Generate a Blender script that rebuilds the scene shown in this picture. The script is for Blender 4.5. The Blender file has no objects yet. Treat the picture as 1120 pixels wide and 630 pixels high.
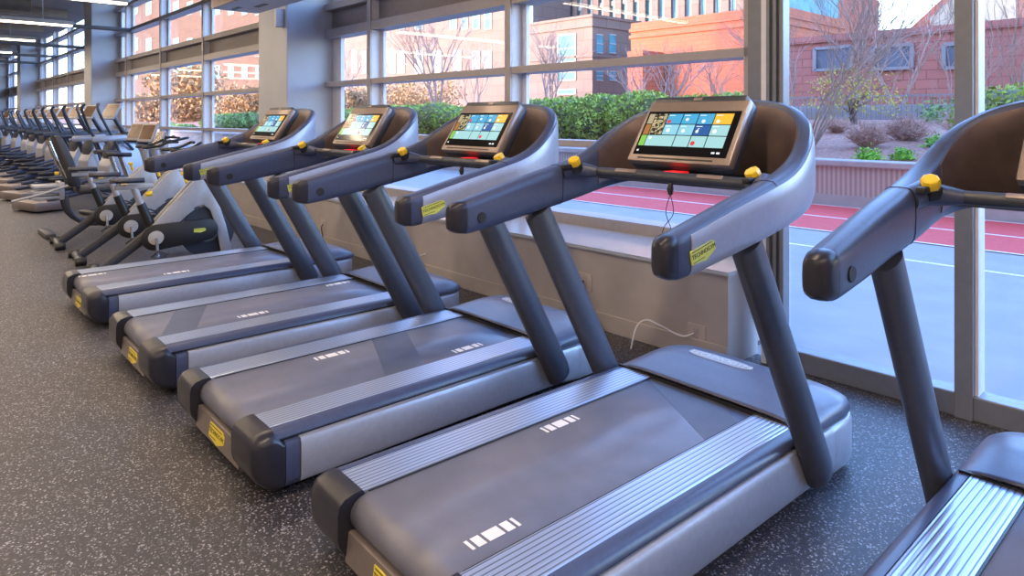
import bpy, bmesh, math, random
from mathutils import Vector, Matrix
random.seed(7)
SC = bpy.context.scene
COL = SC.collection
PI = math.pi

# ------------------------------------------------------------------ camera
F_PX, CX_PX, Y0_PX, TH, CAM_H = 743.5, 592.5, 128.7, math.radians(46.42), 1.365
cam_d = bpy.data.cameras.new('camera')
cam = bpy.data.objects.new('camera', cam_d); COL.objects.link(cam)
cam.location = (0, 0, CAM_H)
cam.rotation_euler = (PI/2, 0, TH)
cam_d.sensor_fit = 'HORIZONTAL'; cam_d.sensor_width = 36
cam_d.lens = F_PX*36/1120
cam_d.shift_x = (560-CX_PX)/1120
cam_d.shift_y = -(315-Y0_PX)/1120
cam_d.clip_start = .05; cam_d.clip_end = 600
SC.camera = cam

# ------------------------------------------------------------------ light
SUN_EL, SUN_H = math.radians(15), Vector((-.34, -.94))
w = bpy.data.worlds.new('world'); SC.world = w; w.use_nodes = True
nt = w.node_tree; nt.nodes.clear()
sky = nt.nodes.new('ShaderNodeTexSky'); sky.sky_type = 'NISHITA'
sky.sun_disc = False; sky.sun_elevation = SUN_EL
sky.sun_rotation = math.atan2(SUN_H.x, SUN_H.y)
sky.altitude = 0; sky.air_density = 1.0; sky.dust_density = .8; sky.ozone_density = 1.6
hs = nt.nodes.new('ShaderNodeHueSaturation'); hs.inputs['Saturation'].default_value = 1.1
bg = nt.nodes.new('ShaderNodeBackground'); bg.inputs[1].default_value = 1.6
wo = nt.nodes.new('ShaderNodeOutputWorld')
nt.links.new(sky.outputs[0], hs.inputs['Color']); tn = nt.nodes.new('ShaderNodeMix'); tn.data_type = 'RGBA'; tn.blend_type = 'MULTIPLY'; tn.inputs[0].default_value = 1; tn.inputs[7].default_value = (.92, .93, 1.15, 1)
nt.links.new(hs.outputs[0], tn.inputs[6]); nt.links.new(tn.outputs[2], bg.inputs[0]); nt.links.new(bg.outputs[0], wo.inputs[0])
sd = bpy.data.lights.new('sun', 'SUN'); sd.energy = 2.6; sd.color = (1, .66, .42); sd.angle = math.radians(.6)
sun = bpy.data.objects.new('sun', sd); COL.objects.link(sun)
sdir = Vector((SUN_H.x*math.cos(SUN_EL), SUN_H.y*math.cos(SUN_EL), math.sin(SUN_EL)))
sun.rotation_euler = sdir.to_track_quat('Z', 'Y').to_euler()
SC.view_settings.view_transform = 'Standard'; SC.view_settings.look = 'None'
SC.view_settings.gamma = 1; SC.view_settings.use_curve_mapping = False
SC.view_settings.exposure = 0.5
LAMP_W = 62.0          # each linear pendant

# ------------------------------------------------------------------ materials
def mat(name, col, rough=.5, metal=0, spec=.5, emit=None, estr=0, coat=0):
    m = bpy.data.materials.new(name); m.use_nodes = True
    b = m.node_tree.nodes['Principled BSDF']
    b.inputs['Base Color'].default_value = (*col, 1); b.inputs['Roughness'].default_value = rough
    b.inputs['Metallic'].default_value = metal; b.inputs['Specular IOR Level'].default_value = spec
    if coat: b.inputs['Coat Weight'].default_value = coat; b.inputs['Coat Roughness'].default_value = .15
    if emit: b.inputs['Emission Color'].default_value = (*emit, 1); b.inputs['Emission Strength'].default_value = estr
    return m
def noisy(m, scale=30, amt=.12, bump=0, detail=4, coord='Object', stretch=None):
    t = m.node_tree; b = t.nodes['Principled BSDF']
    tc = t.nodes.new('ShaderNodeTexCoord'); n = t.nodes.new('ShaderNodeTexNoise')
    n.inputs['Scale'].default_value = scale; n.inputs['Detail'].default_value = detail
    if stretch:
        mp = t.nodes.new('ShaderNodeMapping'); mp.inputs['Scale'].default_value = stretch
        t.links.new(tc.outputs[coord], mp.inputs[0]); t.links.new(mp.outputs[0], n.inputs['Vector'])
    else: t.links.new(tc.outputs[coord], n.inputs['Vector'])
    c = b.inputs['Base Color'].default_value[:]
    r = t.nodes.new('ShaderNodeValToRGB')
    r.color_ramp.elements[0].position = .3; r.color_ramp.elements[1].position = .7
    r.color_ramp.elements[0].color = (*[x*(1-amt) for x in c[:3]], 1)
    r.color_ramp.elements[1].color = (*[min(1, x*(1+amt)) for x in c[:3]], 1)
    t.links.new(n.outputs['Fac'], r.inputs[0]); t.links.new(r.outputs[0], b.inputs['Base Color'])
    if bump:
        bp = t.nodes.new('ShaderNodeBump'); bp.inputs['Strength'].default_value = bump; bp.inputs['Distance'].default_value = .02
        t.links.new(n.outputs['Fac'], bp.inputs['Height']); t.links.new(bp.outputs[0], b.inputs['Normal'])
    return m

M = {}
M['slate'] = noisy(mat('slate_plastic', (.052, .064, .128), .34), 60, .1)
M['slate_dk'] = noisy(mat('dark_plastic', (.035, .04, .06), .38), 60, .1)
M['hood'] = noisy(mat('hood_plastic', (.105, .115, .175), .34), 60, .06)
M['post'] = noisy(mat('dark_paint', (.05, .055, .08), .34), 40, .08)
M['cap'] = noisy(mat('cap_plastic', (.022, .022, .034), .28), 50, .1)
M['silver'] = noisy(mat('silver_paint', (.36, .38, .46), .38, .35), 40, .05)
M['silver_lt'] = noisy(mat('pale_silver_paint', (.34, .35, .40), .42, .2), 40, .05)
M['bronze'] = noisy(mat('bronze_plastic', (.21, .15, .14), .32, .6), 12, .15)
M['bezel'] = noisy(mat('tan_bezel', (.29, .23, .21), .35, .45), 50, .05)
M['black'] = noisy(mat('black_rubber', (.012, .012, .015), .45), 60, .2)
M['chrome'] = noisy(mat('steel', (.6, .6, .62), .25, .9), 60, .05)
M['yellow'] = noisy(mat('yellow_plastic', (.78, .52, .02), .35), 60, .06)
M['badge'] = noisy(mat('badge_yellow', (.62, .66, .12), .4), 60, .05)
M['badge2'] = noisy(mat('badge_gold', (.75, .6, .06), .4), 60, .05)
M['ink'] = noisy(mat('dark_ink', (.05, .06, .02), .5), 60, .1)
M['plate'] = noisy(mat('badge_silver', (.5, .47, .45), .35, .3), 60, .05)
M['white'] = noisy(mat('white_print', (.75, .73, .74), .5), 60, .05)
M['red'] = mat('red_glow_plastic', (.75, .02, .03), .4, emit=(1, .02, .03), estr=.35); noisy(M['red'], 40, .05)  # weak glow put into the red to brighten the button, no lamp
M['brownscreen'] = noisy(mat('idle_screen', (.13, .065, .035), .22), 15, .25)
M['pad'] = noisy(mat('upholstery', (.03, .032, .045), .6), 90, .15, .1)

# rubber belt
M['belt'] = noisy(mat('belt_rubber', (.145, .15, .205), .40), 9, .1, .0)
M['seam'] = noisy(mat('belt_splice', (.075, .085, .13), .45), 9, .1)
# ridged aluminium
def ridged():
    m = mat('ridged_aluminium', (.33, .39, .53), .3, .6)
    t = m.node_tree; b = t.nodes['Principled BSDF']
    tc = t.nodes.new('ShaderNodeTexCoord'); wv = t.nodes.new('ShaderNodeTexWave')
    wv.bands_direction = 'X'; wv.inputs['Scale'].default_value = 17; wv.inputs['Distortion'].default_value = 0
    t.links.new(tc.outputs['Object'], wv.inputs['Vector'])
    r = t.nodes.new('ShaderNodeValToRGB'); r.color_ramp.elements[0].position = 0; r.color_ramp.elements[1].position = .22
    r.color_ramp.elements[0].color = (.1, .12, .17, 1); r.color_ramp.elements[1].color = (.46, .52, .66, 1)
    t.links.new(wv.outputs['Fac'], r.inputs[0]); t.links.new(r.outputs[0], b.inputs['Base Color'])
    bp = t.nodes.new('ShaderNodeBump'); bp.inputs['Strength'].default_value = .22; bp.inputs['Distance'].default_value = .004
    t.links.new(wv.outputs['Fac'], bp.inputs['Height']); t.links.new(bp.outputs[0], b.inputs['Normal'])
    return m
M['rail'] = ridged()

def floor_mat():
    m = mat('speckled_rubber_floor', (.1, .1, .12), .5)
    t = m.node_tree; b = t.nodes['Principled BSDF']
    tc = t.nodes.new('ShaderNodeTexCoord')
    v = t.nodes.new('ShaderNodeTexVoronoi'); v.inputs['Scale'].default_value = 185
    t.links.new(tc.outputs['Object'], v.inputs['Vector'])
    sx = t.nodes.new('ShaderNodeSeparateColor'); t.links.new(v.outputs['Color'], sx.inputs[0])
    r = t.nodes.new('ShaderNodeValToRGB'); e = r.color_ramp.elements
    r.color_ramp.interpolation = 'CONSTANT'
    e[0].position = 0; e[0].color = (.03, .028, .036, 1)
    e[1].position = .45; e[1].color = (.048, .045, .056, 1)
    a = e.new(.83); a.color = (.15, .145, .17, 1)
    a = e.new(.93); a.color = (.36, .355, .40, 1)
    t.links.new(sx.outputs[0], r.inputs[0])
    n = t.nodes.new('ShaderNodeTexNoise'); n.inputs['Scale'].default_value = 2.2; n.inputs['Detail'].default_value = 5
    t.links.new(tc.outputs['Object'], n.inputs['Vector'])
    mx = t.nodes.new('ShaderNodeMix'); mx.data_type = 'RGBA'; mx.blend_type = 'MULTIPLY'; mx.inputs[0].default_value = .35
    t.links.new(r.outputs[0], mx.inputs[6]); t.links.new(n.outputs['Fac'], mx.inputs[7])
    t.links.new(mx.outputs[2], b.inputs['Base Color'])
    bp = t.nodes.new('ShaderNodeBump'); bp.inputs['Strength'].default_value = .25; bp.inputs['Distance'].default_value = .002
    t.links.new(v.outputs['Distance'], bp.inputs['Height']); t.links.new(bp.outputs[0], b.inputs['Normal'])
    return m
M['floor'] = floor_mat()
M['column'] = noisy(mat('column_paint', (.42, .44, .50), .45), 3, .05)
M['wallpaint'] = noisy(mat('wall_paint', (.40, .35, .35), .6), 3, .05)
M['frame'] = noisy(mat('window_frame', (.36, .33, .34), .42, .2), 20, .05)
M['framedk'] = noisy(mat('storefront_frame', (.19, .20, .23), .38, .35), 20, .05)
M['jamb'] = noisy(mat('white_jamb', (.62, .62, .68), .45), 20, .04)
M['louver'] = noisy(mat('spandrel', (.22, .19, .19), .5), 20, .08)
M['box'] = noisy(mat('bench_paint', (.34, .31, .31), .6), 6, .06)
M['boxtop'] = noisy(mat('bench_top', (.40, .43, .50), .14, .1), 6, .05)
M['ceil'] = noisy(mat('ceiling_paint', (.25, .22, .2), .7), 5, .1)
M['duct'] = noisy(mat('duct_metal', (.12, .11, .11), .5, .4), 5, .2)
M['lamp'] = mat('lamp_diffuser', (1, .9, .75), .5, emit=(1, .82, .58), estr=6.5)
M['lamphouse'] = noisy(mat('lamp_housing', (.3, .28, .27), .5, .3), 9, .05)

def glass():
    m = bpy.data.materials.new('window_glass'); m.use_nodes = True; t = m.node_tree; t.nodes.clear()
    o = t.nodes.new('ShaderNodeOutputMaterial'); mx = t.nodes.new('ShaderNodeMixShader')
    tr = t.nodes.new('ShaderNodeBsdfTransparent'); tr.inputs[0].default_value = (.96, .97, .97, 1)
    gl = t.nodes.new('ShaderNodeBsdfGlossy'); gl.inputs['Roughness'].default_value = .01
    fr = t.nodes.new('ShaderNodeFresnel'); fr.inputs[0].default_value = 1.45
    ge = t.nodes.new('ShaderNodeNewGeometry'); mm = t.nodes.new('ShaderNodeMath'); mm.operation = 'SUBTRACT'; mm.inputs[0].default_value = 1; t.links.new(ge.outputs['Backfacing'], mm.inputs[1])
    m2 = t.nodes.new('ShaderNodeMath'); m2.operation = 'MULTIPLY'; t.links.new(fr.outputs[0], m2.inputs[0]); t.links.new(mm.outputs[0], m2.inputs[1])
    t.links.new(m2.outputs[0], mx.inputs[0]); t.links.new(tr.outputs[0], mx.inputs[1]); t.links.new(gl.outputs[0], mx.inputs[2])
    t.links.new(mx.outputs[0], o.inputs[0]); return m
M['glass'] = glass()

# exterior
M['pave'] = noisy(mat('pavement', (.31, .295, .305), .7), 3, .07)
M['track'] = noisy(mat('red_track', (.68, .075, .07), .8), 12, .08)
M['line'] = noisy(mat('track_line', (.75, .7, .73), .7), 12, .05)
M['mulch'] = noisy(mat('mulch', (.34, .165, .12), .9), 14, .5, .5, 8)
M['bark'] = noisy(mat('bark', (.17, .12, .11), .85), 14, .2)
M['twig'] = noisy(mat('twig', (.34, .24, .21), .85), 14, .2)
M['leaf'] = noisy(mat('hedge_leaf', (.33, .45, .07), .6), 5, .45)
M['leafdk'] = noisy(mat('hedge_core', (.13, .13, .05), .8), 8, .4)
M['fresh'] = noisy(mat('fresh_leaf', (.22, .5, .04), .6), 5, .3)
M['gold'] = noisy(mat('autumn_leaf', (.34, .20, .085), .7), 3, .4)
M['green2'] = noisy(mat('green_leaf', (.2, .34, .1), .7), 5, .4)
M['ochre'] = noisy(mat('ochre_leaf', (.42, .36, .06), .7), 5, .3)
M['brownshrub'] = noisy(mat('brown_shrub', (.5, .30, .24), .8), 9, .3)
M['greyfence'] = noisy(mat('fence_metal', (.24, .25, .28), .5, .2), 9, .1)
M['cream'] = noisy(mat('cream_panel', (.30, .26, .2), .7), 2, .05)
M['winblue'] = noisy(mat('window_blue', (.07, .2, .25), .55, 0, .15), .7, .3)
M['windark'] = noisy(mat('window_dark', (.1, .12, .16), .4, 0, .3), .7, .3)
M['mullion_w'] = noisy(mat('pale_mullion', (.26, .28, .29), .5), 3, .05)
def stone(name, c1, joint, sx, sz, rough=.8):
    m = mat(name, c1, rough, spec=.1); t = m.node_tree; b = t.nodes['Principled BSDF']
    tc = t.nodes.new('ShaderNodeTexCoord')
    sp = t.nodes.new('ShaderNodeSeparateXYZ'); t.links.new(tc.outputs['Object'], sp.inputs[0])
    ad = t.nodes.new('ShaderNodeMath'); ad.operation = 'ADD'
    t.links.new(sp.outputs[0], ad.inputs[0]); t.links.new(sp.outputs[1], ad.inputs[1])
    cb = t.nodes.new('ShaderNodeCombineXYZ'); t.links.new(ad.outputs[0], cb.inputs[0]); t.links.new(sp.outputs[2], cb.inputs[1])
    br = t.nodes.new('ShaderNodeTexBrick'); br.inputs['Scale'].default_value = 1
    br.inputs['Brick Width'].default_value = sx; br.inputs['Row Height'].default_value = sz
    br.inputs['Mortar Size'].default_value = joint
    br.inputs['Color1'].default_value = (*c1, 1); br.inputs['Color2'].default_value = (*[x*.88 for x in c1], 1)
    br.inputs['Mortar'].default_value = (*[x*.6 for x in c1], 1)
    t.links.new(cb.outputs[0], br.inputs['Vector']); t.links.new(br.outputs[0], b.inputs['Base Color'])
    return m
M['granite'] = stone('pink_granite', (.165, .122, .11), .03, 2.2, 1.3)
M['granite_far'] = stone('warm_granite', (.12, .075, .062), .03, 2.2, 1.3)
M['brick'] = stone('red_brick', (.36, .115, .07), .02, .8, .35)
M['brick2'] = stone('shaded_red_brick', (.40, .16, .14), .02, .8, .35)
M['conc'] = noisy(mat('concrete_cap', (.42, .37, .38), .8), 6, .06)
M['ribbed'] = None
def ribbed():
    m = mat('ribbed_concrete', (.36, .28, .28), .85); t = m.node_tree; b = t.nodes['Principled BSDF']
    tc = t.nodes.new('ShaderNodeTexCoord'); wv = t.nodes.new('ShaderNodeTexWave'); wv.bands_direction = 'X'
    wv.inputs['Scale'].default_value = 4.2; t.links.new(tc.outputs['Object'], wv.inputs[0])
    r = t.nodes.new('ShaderNodeValToRGB'); r.color_ramp.elements[0].color = (.34, .26, .25, 1); r.color_ramp.elements[1].color = (.55, .44, .42, 1)
    t.links.new(wv.outputs['Fac'], r.inputs[0]); t.links.new(r.outputs[0], b.inputs['Base Color'])
    return m
M['ribbed'] = ribbed()

# ------------------------------------------------------------------ mesh helpers
class MB:
    def __init__(s): s.bm = bmesh.new()
    def _merge(s, tb, mtx):
        if mtx is not None: bmesh.ops.transform(tb, matrix=mtx, verts=tb.verts)
        me = bpy.data.meshes.new('tmp'); tb.to_mesh(me); tb.free(); s.bm.from_mesh(me); bpy.data.meshes.remove(me)
    def box(s, x0, x1, y0, y1, z0, z1, bev=0, seg=2, mtx=None):
        tb = bmesh.new(); bmesh.ops.create_cube(tb, size=1)
        bmesh.ops.transform(tb, matrix=Matrix.Translation(((x0+x1)/2, (y0+y1)/2, (z0+z1)/2)) @ Matrix.Diagonal((x1-x0, y1-y0, z1-z0, 1)), verts=tb.verts)
        if bev: bmesh.ops.bevel(tb, geom=tb.edges[:], offset=bev, segments=seg, profile=.5, affect='EDGES')
        s._merge(tb, mtx); return s
    def tube(s, pts, r, n=10, cap=True, flat=1.0, up=None):
        pts = [Vector(p) for p in pts]; rs = r if isinstance(r, (list, tuple)) else [r]*len(pts)
        rings = []; pu = None
        for i, p in enumerate(pts):
            a = pts[max(0, i-1)]; b = pts[min(len(pts)-1, i+1)]; d = (b-a).normalized()
            if pu is None:
                u = Vector(up) if up else (Vector((0, 0, 1)) if abs(d.z) < .9 else Vector((1, 0, 0)))
            else: u = pu
            u = (u - d*u.dot(d)).normalized(); pu = u; v = d.cross(u)
            rings.append([s.bm.verts.new(p + u*math.cos(2*PI*k/n)*rs[i] + v*math.sin(2*PI*k/n)*rs[i]*flat) for k in range(n)])
        for a, b in zip(rings, rings[1:]):
            for k in range(n): s.bm.faces.new((a[k], a[(k+1) % n], b[(k+1) % n], b[k]))
        if cap: s.bm.faces.new(rings[0][::-1]); s.bm.faces.new(rings[-1])
        return s
    def cyl(s, a, b, r, n=16, bev=0):
        a = Vector(a); b = Vector(b)
        if bev:
            d = (b-a); L = d.length; d.normalize()
            return s.tube([a, a+d*1e-4, a+d*bev*.3, a+d*bev, b-d*bev, b-d*bev*.3, b-d*1e-4, b], [r-bev, r-bev*.98, r-bev*.35, r, r, r-bev*.35, r-bev*.98, r-bev], n)
        return s.tube([a, b], r, n)
    def loft(s, rings, closed=True, caps=True):
        vs = [[s.bm.verts.new(p) for p in r] for r in rings]
        for a, b in zip(vs, vs[1:]):
            n = len(a)
            for k in range(n if closed else n-1): s.bm.faces.new((a[k], a[(k+1) % n], b[(k+1) % n], b[k]))
        if caps and closed: s.bm.faces.new(vs[0][::-1]); s.bm.faces.new(vs[-1])
        return s
    def prism(s, poly, axis, a, b, bev=0):
        """poly: list of 2D; axis 'x' -> (y,z), 'y' -> (x,z), 'z' -> (x,y)"""
        tb = bmesh.new()
        f = {'x': lambda p, t: (t, p[0], p[1]), 'y': lambda p, t: (p[0], t, p[1]), 'z': lambda p, t: (p[0], p[1], t)}[axis]
        r0 = [tb.verts.new(f(p, a)) for p in poly]; r1 = [tb.verts.new(f(p, b)) for p in poly]
        n = len(poly)
        for k in range(n): tb.faces.new((r0[k], r0[(k+1) % n], r1[(k+1) % n], r1[k]))
        tb.faces.new(r0[::-1]); tb.faces.new(r1)
        bmesh.ops.recalc_face_normals(tb, faces=tb.faces)
        if bev: bmesh.ops.bevel(tb, geom=tb.edges[:], offset=bev, segments=2, profile=.5, affect='EDGES')
        s._merge(tb, None); return s
    def grid(s, fn, nu, nv):
        vs = [[s.bm.verts.new(fn(i/nu, j/nv)) for j in range(nv+1)] for i in range(nu+1)]
        for i in range(nu):
            for j in range(nv): s.bm.faces.new((vs[i][j], vs[i+1][j], vs[i+1][j+1], vs[i][j+1]))
        return s
    def quad(s, *p): s.bm.faces.new([s.bm.verts.new(q) for q in p]); return s
    def build(s, name, m, parent=None, smooth=True, mtx=None, solid=0, flip=False):
        if mtx is not None: bmesh.ops.transform(s.bm, matrix=mtx, verts=s.bm.verts)
        bmesh.ops.recalc_face_normals(s.bm, faces=s.bm.faces)
        me = bpy.data.meshes.new(name); s.bm.to_mesh(me); s.bm.free()
        me.materials.append(M[m] if isinstance(m, str) else m)
        if smooth:
            me.polygons.foreach_set('use_smooth', [True]*len(me.polygons))
            try: me.set_sharp_from_angle(angle=math.radians(38))
            except Exception: pass
        o = bpy.data.objects.new(name, me); COL.objects.link(o)
        if parent is not None: o.parent = parent
        if solid:
            md = o.modifiers.new('solid', 'SOLIDIFY'); md.thickness = solid; md.offset = 0
        return o
def empty(name, loc=(0, 0, 0), rz=0):
    o = bpy.data.objects.new(name, None); COL.objects.link(o); o.location = loc; o.rotation_euler = (0, 0, rz); o.empty_display_size = .1
    return o
def tag(o, label, cat, group=None, kind=None):
    o['label'] = label; o['category'] = cat
    if group: o['group'] = group
    if kind: o['kind'] = kind
    return o
def struct(o): o['kind'] = 'structure'; return o
def children(o): return [c for c in bpy.data.objects if c.parent == o]
def copy_tree(o, parent=None):
    c = o.copy(); COL.objects.link(c); c.parent = parent
    for ch in children(o): copy_tree(ch, c)
    return c
def text_mesh(s, size, name, m, parent, mtx, extrude=.0006):
    cu = bpy.data.curves.new('t', 'FONT'); cu.body = s; cu.size = size; cu.align_x = 'CENTER'; cu.align_y = 'CENTER'; cu.extrude = extrude
    to = bpy.data.objects.new('t', cu); COL.objects.link(to)
    dg = bpy.context.evaluated_depsgraph_get()
    me = bpy.data.meshes.new_from_object(to.evaluated_get(dg)); bpy.data.objects.remove(to); bpy.data.curves.remove(cu)
    me.transform(mtx); me.name = name; me.materials.clear(); me.materials.append(M[m])
    o = bpy.data.objects.new(name, me); COL.objects.link(o); o.parent = parent
    return o
def frame_mtx(origin, xdir, ydir):
    x = Vector(xdir).normalized(); y = Vector(ydir); y = (y - x*y.dot(x)).normalized(); z = x.cross(y)
    m = Matrix((x, y, z)).transposed().to_4x4(); m.translation = Vector(origin); return m
def interp(tab, t):
    if t <= tab[0][0]: return tab[0][1:]
    for a, b in zip(tab, tab[1:]):
        if t <= b[0]:
            f = (t-a[0])/(b[0]-a[0]); return tuple(p+(q-p)*f for p, q in zip(a[1:], b[1:]))
    return tab[-1][1:]
def smooth_path(pts, n=6):
    """catmull-rom through tuples of any dimension"""
    out = []
    P = [pts[0]]+list(pts)+[pts[-1]]
    for i in range(1, len(P)-2):
        for k in range(n):
            t = k/n
            out.append(tuple(.5*((2*b)+(-a+c)*t+(2*a-5*b+4*c-d)*t*t+(-a+3*b-3*c+d)*t**3) for a, b, c, d in zip(P[i-1], P[i], P[i+1], P[i+2])))
    out.append(tuple(pts[-1])); return out

# ================================================================== THE ROOM
YW = 3.9            # front face of the left windows' framing
YG = 4.05           # their glass
YS = 3.53           # storefront plane
ZC = 4.3            # ceiling
struct(MB().prism([(-42, -6), (4.2, -6), (4.2, YS+.08), (-2.09, YS+.08), (-2.09, 4.12), (-42, 4.12)], 'z', -.12, 0).build('floor', 'floor', smooth=False))
struct(MB().box(-42, 4.2, -6, 4.1, ZC, ZC+.25).build('ceiling', 'ceil', smooth=False))
struct(MB().box(-42, 4.2, -6.2, -6, 0, ZC).build('wall_back', 'wallpaint', smooth=False))
struct(MB().box(4.2, 4.4, -6.2, 4.1, 0, ZC).build('wall_right', 'wallpaint', smooth=False))
struct(MB().box(-42.2, -42, -6.2, 4.1, 0, ZC).build('wall_left', 'wallpaint', smooth=False))

cols = [(-8.93, -8.046), (-20.17, -19.3), (-33.0, -32.1)]
for i, (a, b) in enumerate(cols):
    struct(MB().box(a, b, 3.42, 4.12, 0, ZC, .012, 2).build('trim_%d' % (i+1), 'column', smooth=False))

# bays of the glazed wall: (x0, x1, mullion x positions)
bays = [(-8.046, -2.10, [-6.93, -4.52]), (-19.3, -8.93, [-18.14, -15.30, -12.68, -10.1]),
        (-32.1, -20.17, [-30.8, -28.2, -25.5, -22.8]), (-42, -33.0, [-40, -37.4, -34.8])]
def transom(mb, x0, x1, z0, z1): mb.box(x0, x1, YW, YG+.05, z0, z1)
n_w = 0
for bi, (x0, x1, ms) in enumerate(bays):
    n_w += 1
    g = MB().box(x0, x1, YG+.008, YG+.018, .58, ZC).build('window_%d' % n_w, 'glass', smooth=False); struct(g)
    fr = MB()
    for z0, z1 in ((.52, .60), (1.135, 1.185), (1.75, 1.81), (2.36, 2.46), (2.70, 2.78), (3.35, 3.42), (3.95, 4.02)):
        transom(fr, x0, x1, z0, z1)
    fr.build('transom', 'frame', g, smooth=False)
    for m_ in ms:
        MB().box(m_-.04, m_+.035, YW-.012, YG-.002, .6, ZC).build('mullion', 'frame', g, smooth=False)
        MB().box(m_+.035, m_+.10, YG-.03, YG+.006, .6, ZC).box(m_-.105, m_-.04, YG-.03, YG+.006, .6, ZC).build('jamb', 'jamb', g, smooth=False)
        MB().box(m_+.0345, m_+.037, YW+.01, YG, .6, ZC).build('mullion_face', 'jamb', g, smooth=False)
    MB().box(x0, x0+.22, YG-.04, YG+.006, .6, ZC).build('jamb', 'jamb', g, smooth=False)
    MB().box(x1-.14, x1, YW, YG+.006, .6, ZC).build('jamb', 'frame', g, smooth=False)
    MB().box(x0, x1, YG-.05, YG+.03, 2.46, 2.70).build('spandrel_panel', 'louver', g, smooth=False)

# bench boxing under the left windows
struct(MB().prism([(-42, 3.30), (-1.99, 3.30), (-1.99, 3.62), (-2.10, 3.62), (-2.10, 4.1), (-42, 4.1)], 'z', 0, .50).build('trim_4', 'box', smooth=False))
struct(MB().prism([(-42, 3.285), (-1.975, 3.285), (-1.975, 3.62), (-2.10, 3.62), (-2.10, 3.905), (-42, 3.905)], 'z', .50, .522).build('trim_5', 'boxtop', smooth=False))
struct(MB().box(-42, -1.992, 3.288, 3.30, .0, .11, .003).build('baseboard_window', 'box', smooth=False))
# return between the two window planes + fluted storefront post
st = MB()
st.prism([(-2.2, 3.88), (-2.10, 3.88), (-1.90, 3.555), (-1.84, 3.555), (-1.88, 3.66), (-2.085, 4.12), (-2.2, 4.12)], 'z', .523, ZC)
struct(st.build('trim_6', 'framedk', smooth=False))
st = MB()
for k, (a, b, y) in enumerate([(-1.873, -1.855, 3.50), (-1.855, -1.832, 3.53), (-1.832, -1.815, 3.50), (-1.815, -1.788, 3.53), (-1.788, -1.768, 3.49)]):
    st.box(a, b, y, 3.56, 0, ZC)
struct(st.build('trim_7', 'framedk', smooth=False))
struct(MB().box(-1.903, -1.874, 3.50, 3.62, 0, ZC).build('trim_8', 'jamb', smooth=False))
# storefront panes
sfx = [-1.765, -.905, .55, 2.1, 3.6]
for k in range(4):
    n_w += 1
    a, b = sfx[k], sfx[k+1]
    g = MB().box(a, b, YS+.04, YS+.05, .11, ZC-.1).build('window_%d' % n_w, 'glass', smooth=False); struct(g)
    MB().box(a, b, YS-.02, YS+.09, 0, .11, .006).build('bottom_rail', 'framedk', g, smooth=False)
    MB().box(a, b, YS+.0, YS+.09, ZC-.1, ZC).build('top_rail', 'framedk', g, smooth=False)
    MB().box(b-.045, b+.03, YS-.03, YS+.1, 0, ZC, .004).build('mullion', 'framedk', g, smooth=False)
    MB().box(b+.03, b+.045, YS+.0, YS+.1, 0, ZC).build('jamb', 'jamb', g, smooth=False)
struct(MB().box(3.6, 4.2, YS, 4.1, 0, ZC).build('wall_corner', 'column', smooth=False))

# linear pendant lamps
lamp_pos = [(-12.6, 2.74, 3.2), (-16.4, 2.6, 3.2), (-20.2, 2.46, 3.2), (-24.3, 2.42, 3.2), (-28.4, 2.4, 3.2), (-32.5, 2.4, 3.2), (-8.8, 2.4, 3.5), (-5.0, 2.4, 3.5), (-1.2, 2.2, 3.5), (2.4, 2.2, 3.5)]  # last four are out of view, added to light the treadmill row
lamp0 = None
for i, (lx, ly, lz) in enumerate(lamp_pos):
    if lamp0 is None:
        r_ = empty('pendant_lamp', (lx, ly, lz)); lamp0 = r_
        MB().box(-.06, .06, -7.2, 0, .02, .10, .01).build('housing', 'lamphouse', r_, smooth=False)
        MB().box(-.05, .05, -7.15, -.02, -.012, .02, .01).build('diffuser', 'lamp', r_, smooth=False)
        MB().tube([(0, -.5, .1), (0, -.5, .78)], .006, 6).build('cable', 'lamphouse', r_); MB().tube([(0, -4.5, .1), (0, -4.5, .78)], .006, 6).build('cable', 'lamphouse', r_)
    else:
        r_ = copy_tree(lamp0); r_.location = (lx, ly, lz)
    words = ['first', 'second', 'third', 'fourth', 'fifth', 'sixth']
    if i < 6: lab = 'long linear pendant lamp with warm white tube, %s from the right at top left' % words[i]
    else: lab = 'unseen linear pendant lamp added to light the treadmill row'
    tag(r_, lab, 'lamp', 'linear pendant lamps' if i < 6 else 'unseen lamps added above the treadmills')
    ld = bpy.data.lights.new('lamp_light', 'AREA'); ld.shape = 'RECTANGLE'; ld.size = .1; ld.size_y = 7.0
    ld.energy = LAMP_W; ld.color = (1, .78, .56)
    lo = bpy.data.objects.new('lamp_light', ld); COL.objects.link(lo); lo.parent = r_; lo.location = (0, -3.6, -.03)

for k in range(9):
    bx0 = -39+4.1*k
    struct(MB().box(bx0, bx0+.28, -6, 3.4, ZC-.22, ZC).build('trim_%d' % (9+k), 'ceil', smooth=False))

# pipes and ducts under the far ceiling
for k, (px, pz) in enumerate([(-17.7, 3.36), (-23.0, 3.36), (-27.6, 3.4), (-31.6, 3.42)]):
    tag(MB().tube([(px, -5.9, pz), (px, YW, pz)], .045, 8).build('ceiling_pipe', 'duct'), 'thin grey pipe crossing to the windows below the ceiling, %s from the camera' % ['nearest', 'second', 'third', 'farthest'][k], 'pipe', 'pipes across the far ceiling')
dk = [(-19.0, 2.2), (-23.2, 1.6), (-28.0, 1.4), (-34, 1.0)]
for k, (px, py) in enumerate(dk):
    tag(MB().tube([(px, -5.9, 3.95), (px, py, 3.95), ], .22, 16).tube([(px, py-.6, 3.95), (px-1.5, py-.6, 3.95)], .16, 12).build('ceiling_duct', 'duct'), 'dark round ventilation duct under the far ceiling, %s one' % ['nearest', 'second', 'third', 'farthest'][k], 'duct', 'ducts under the far ceiling')
u = empty('fan_coil_unit', (-7.8, 2.87, 2.6))
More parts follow.
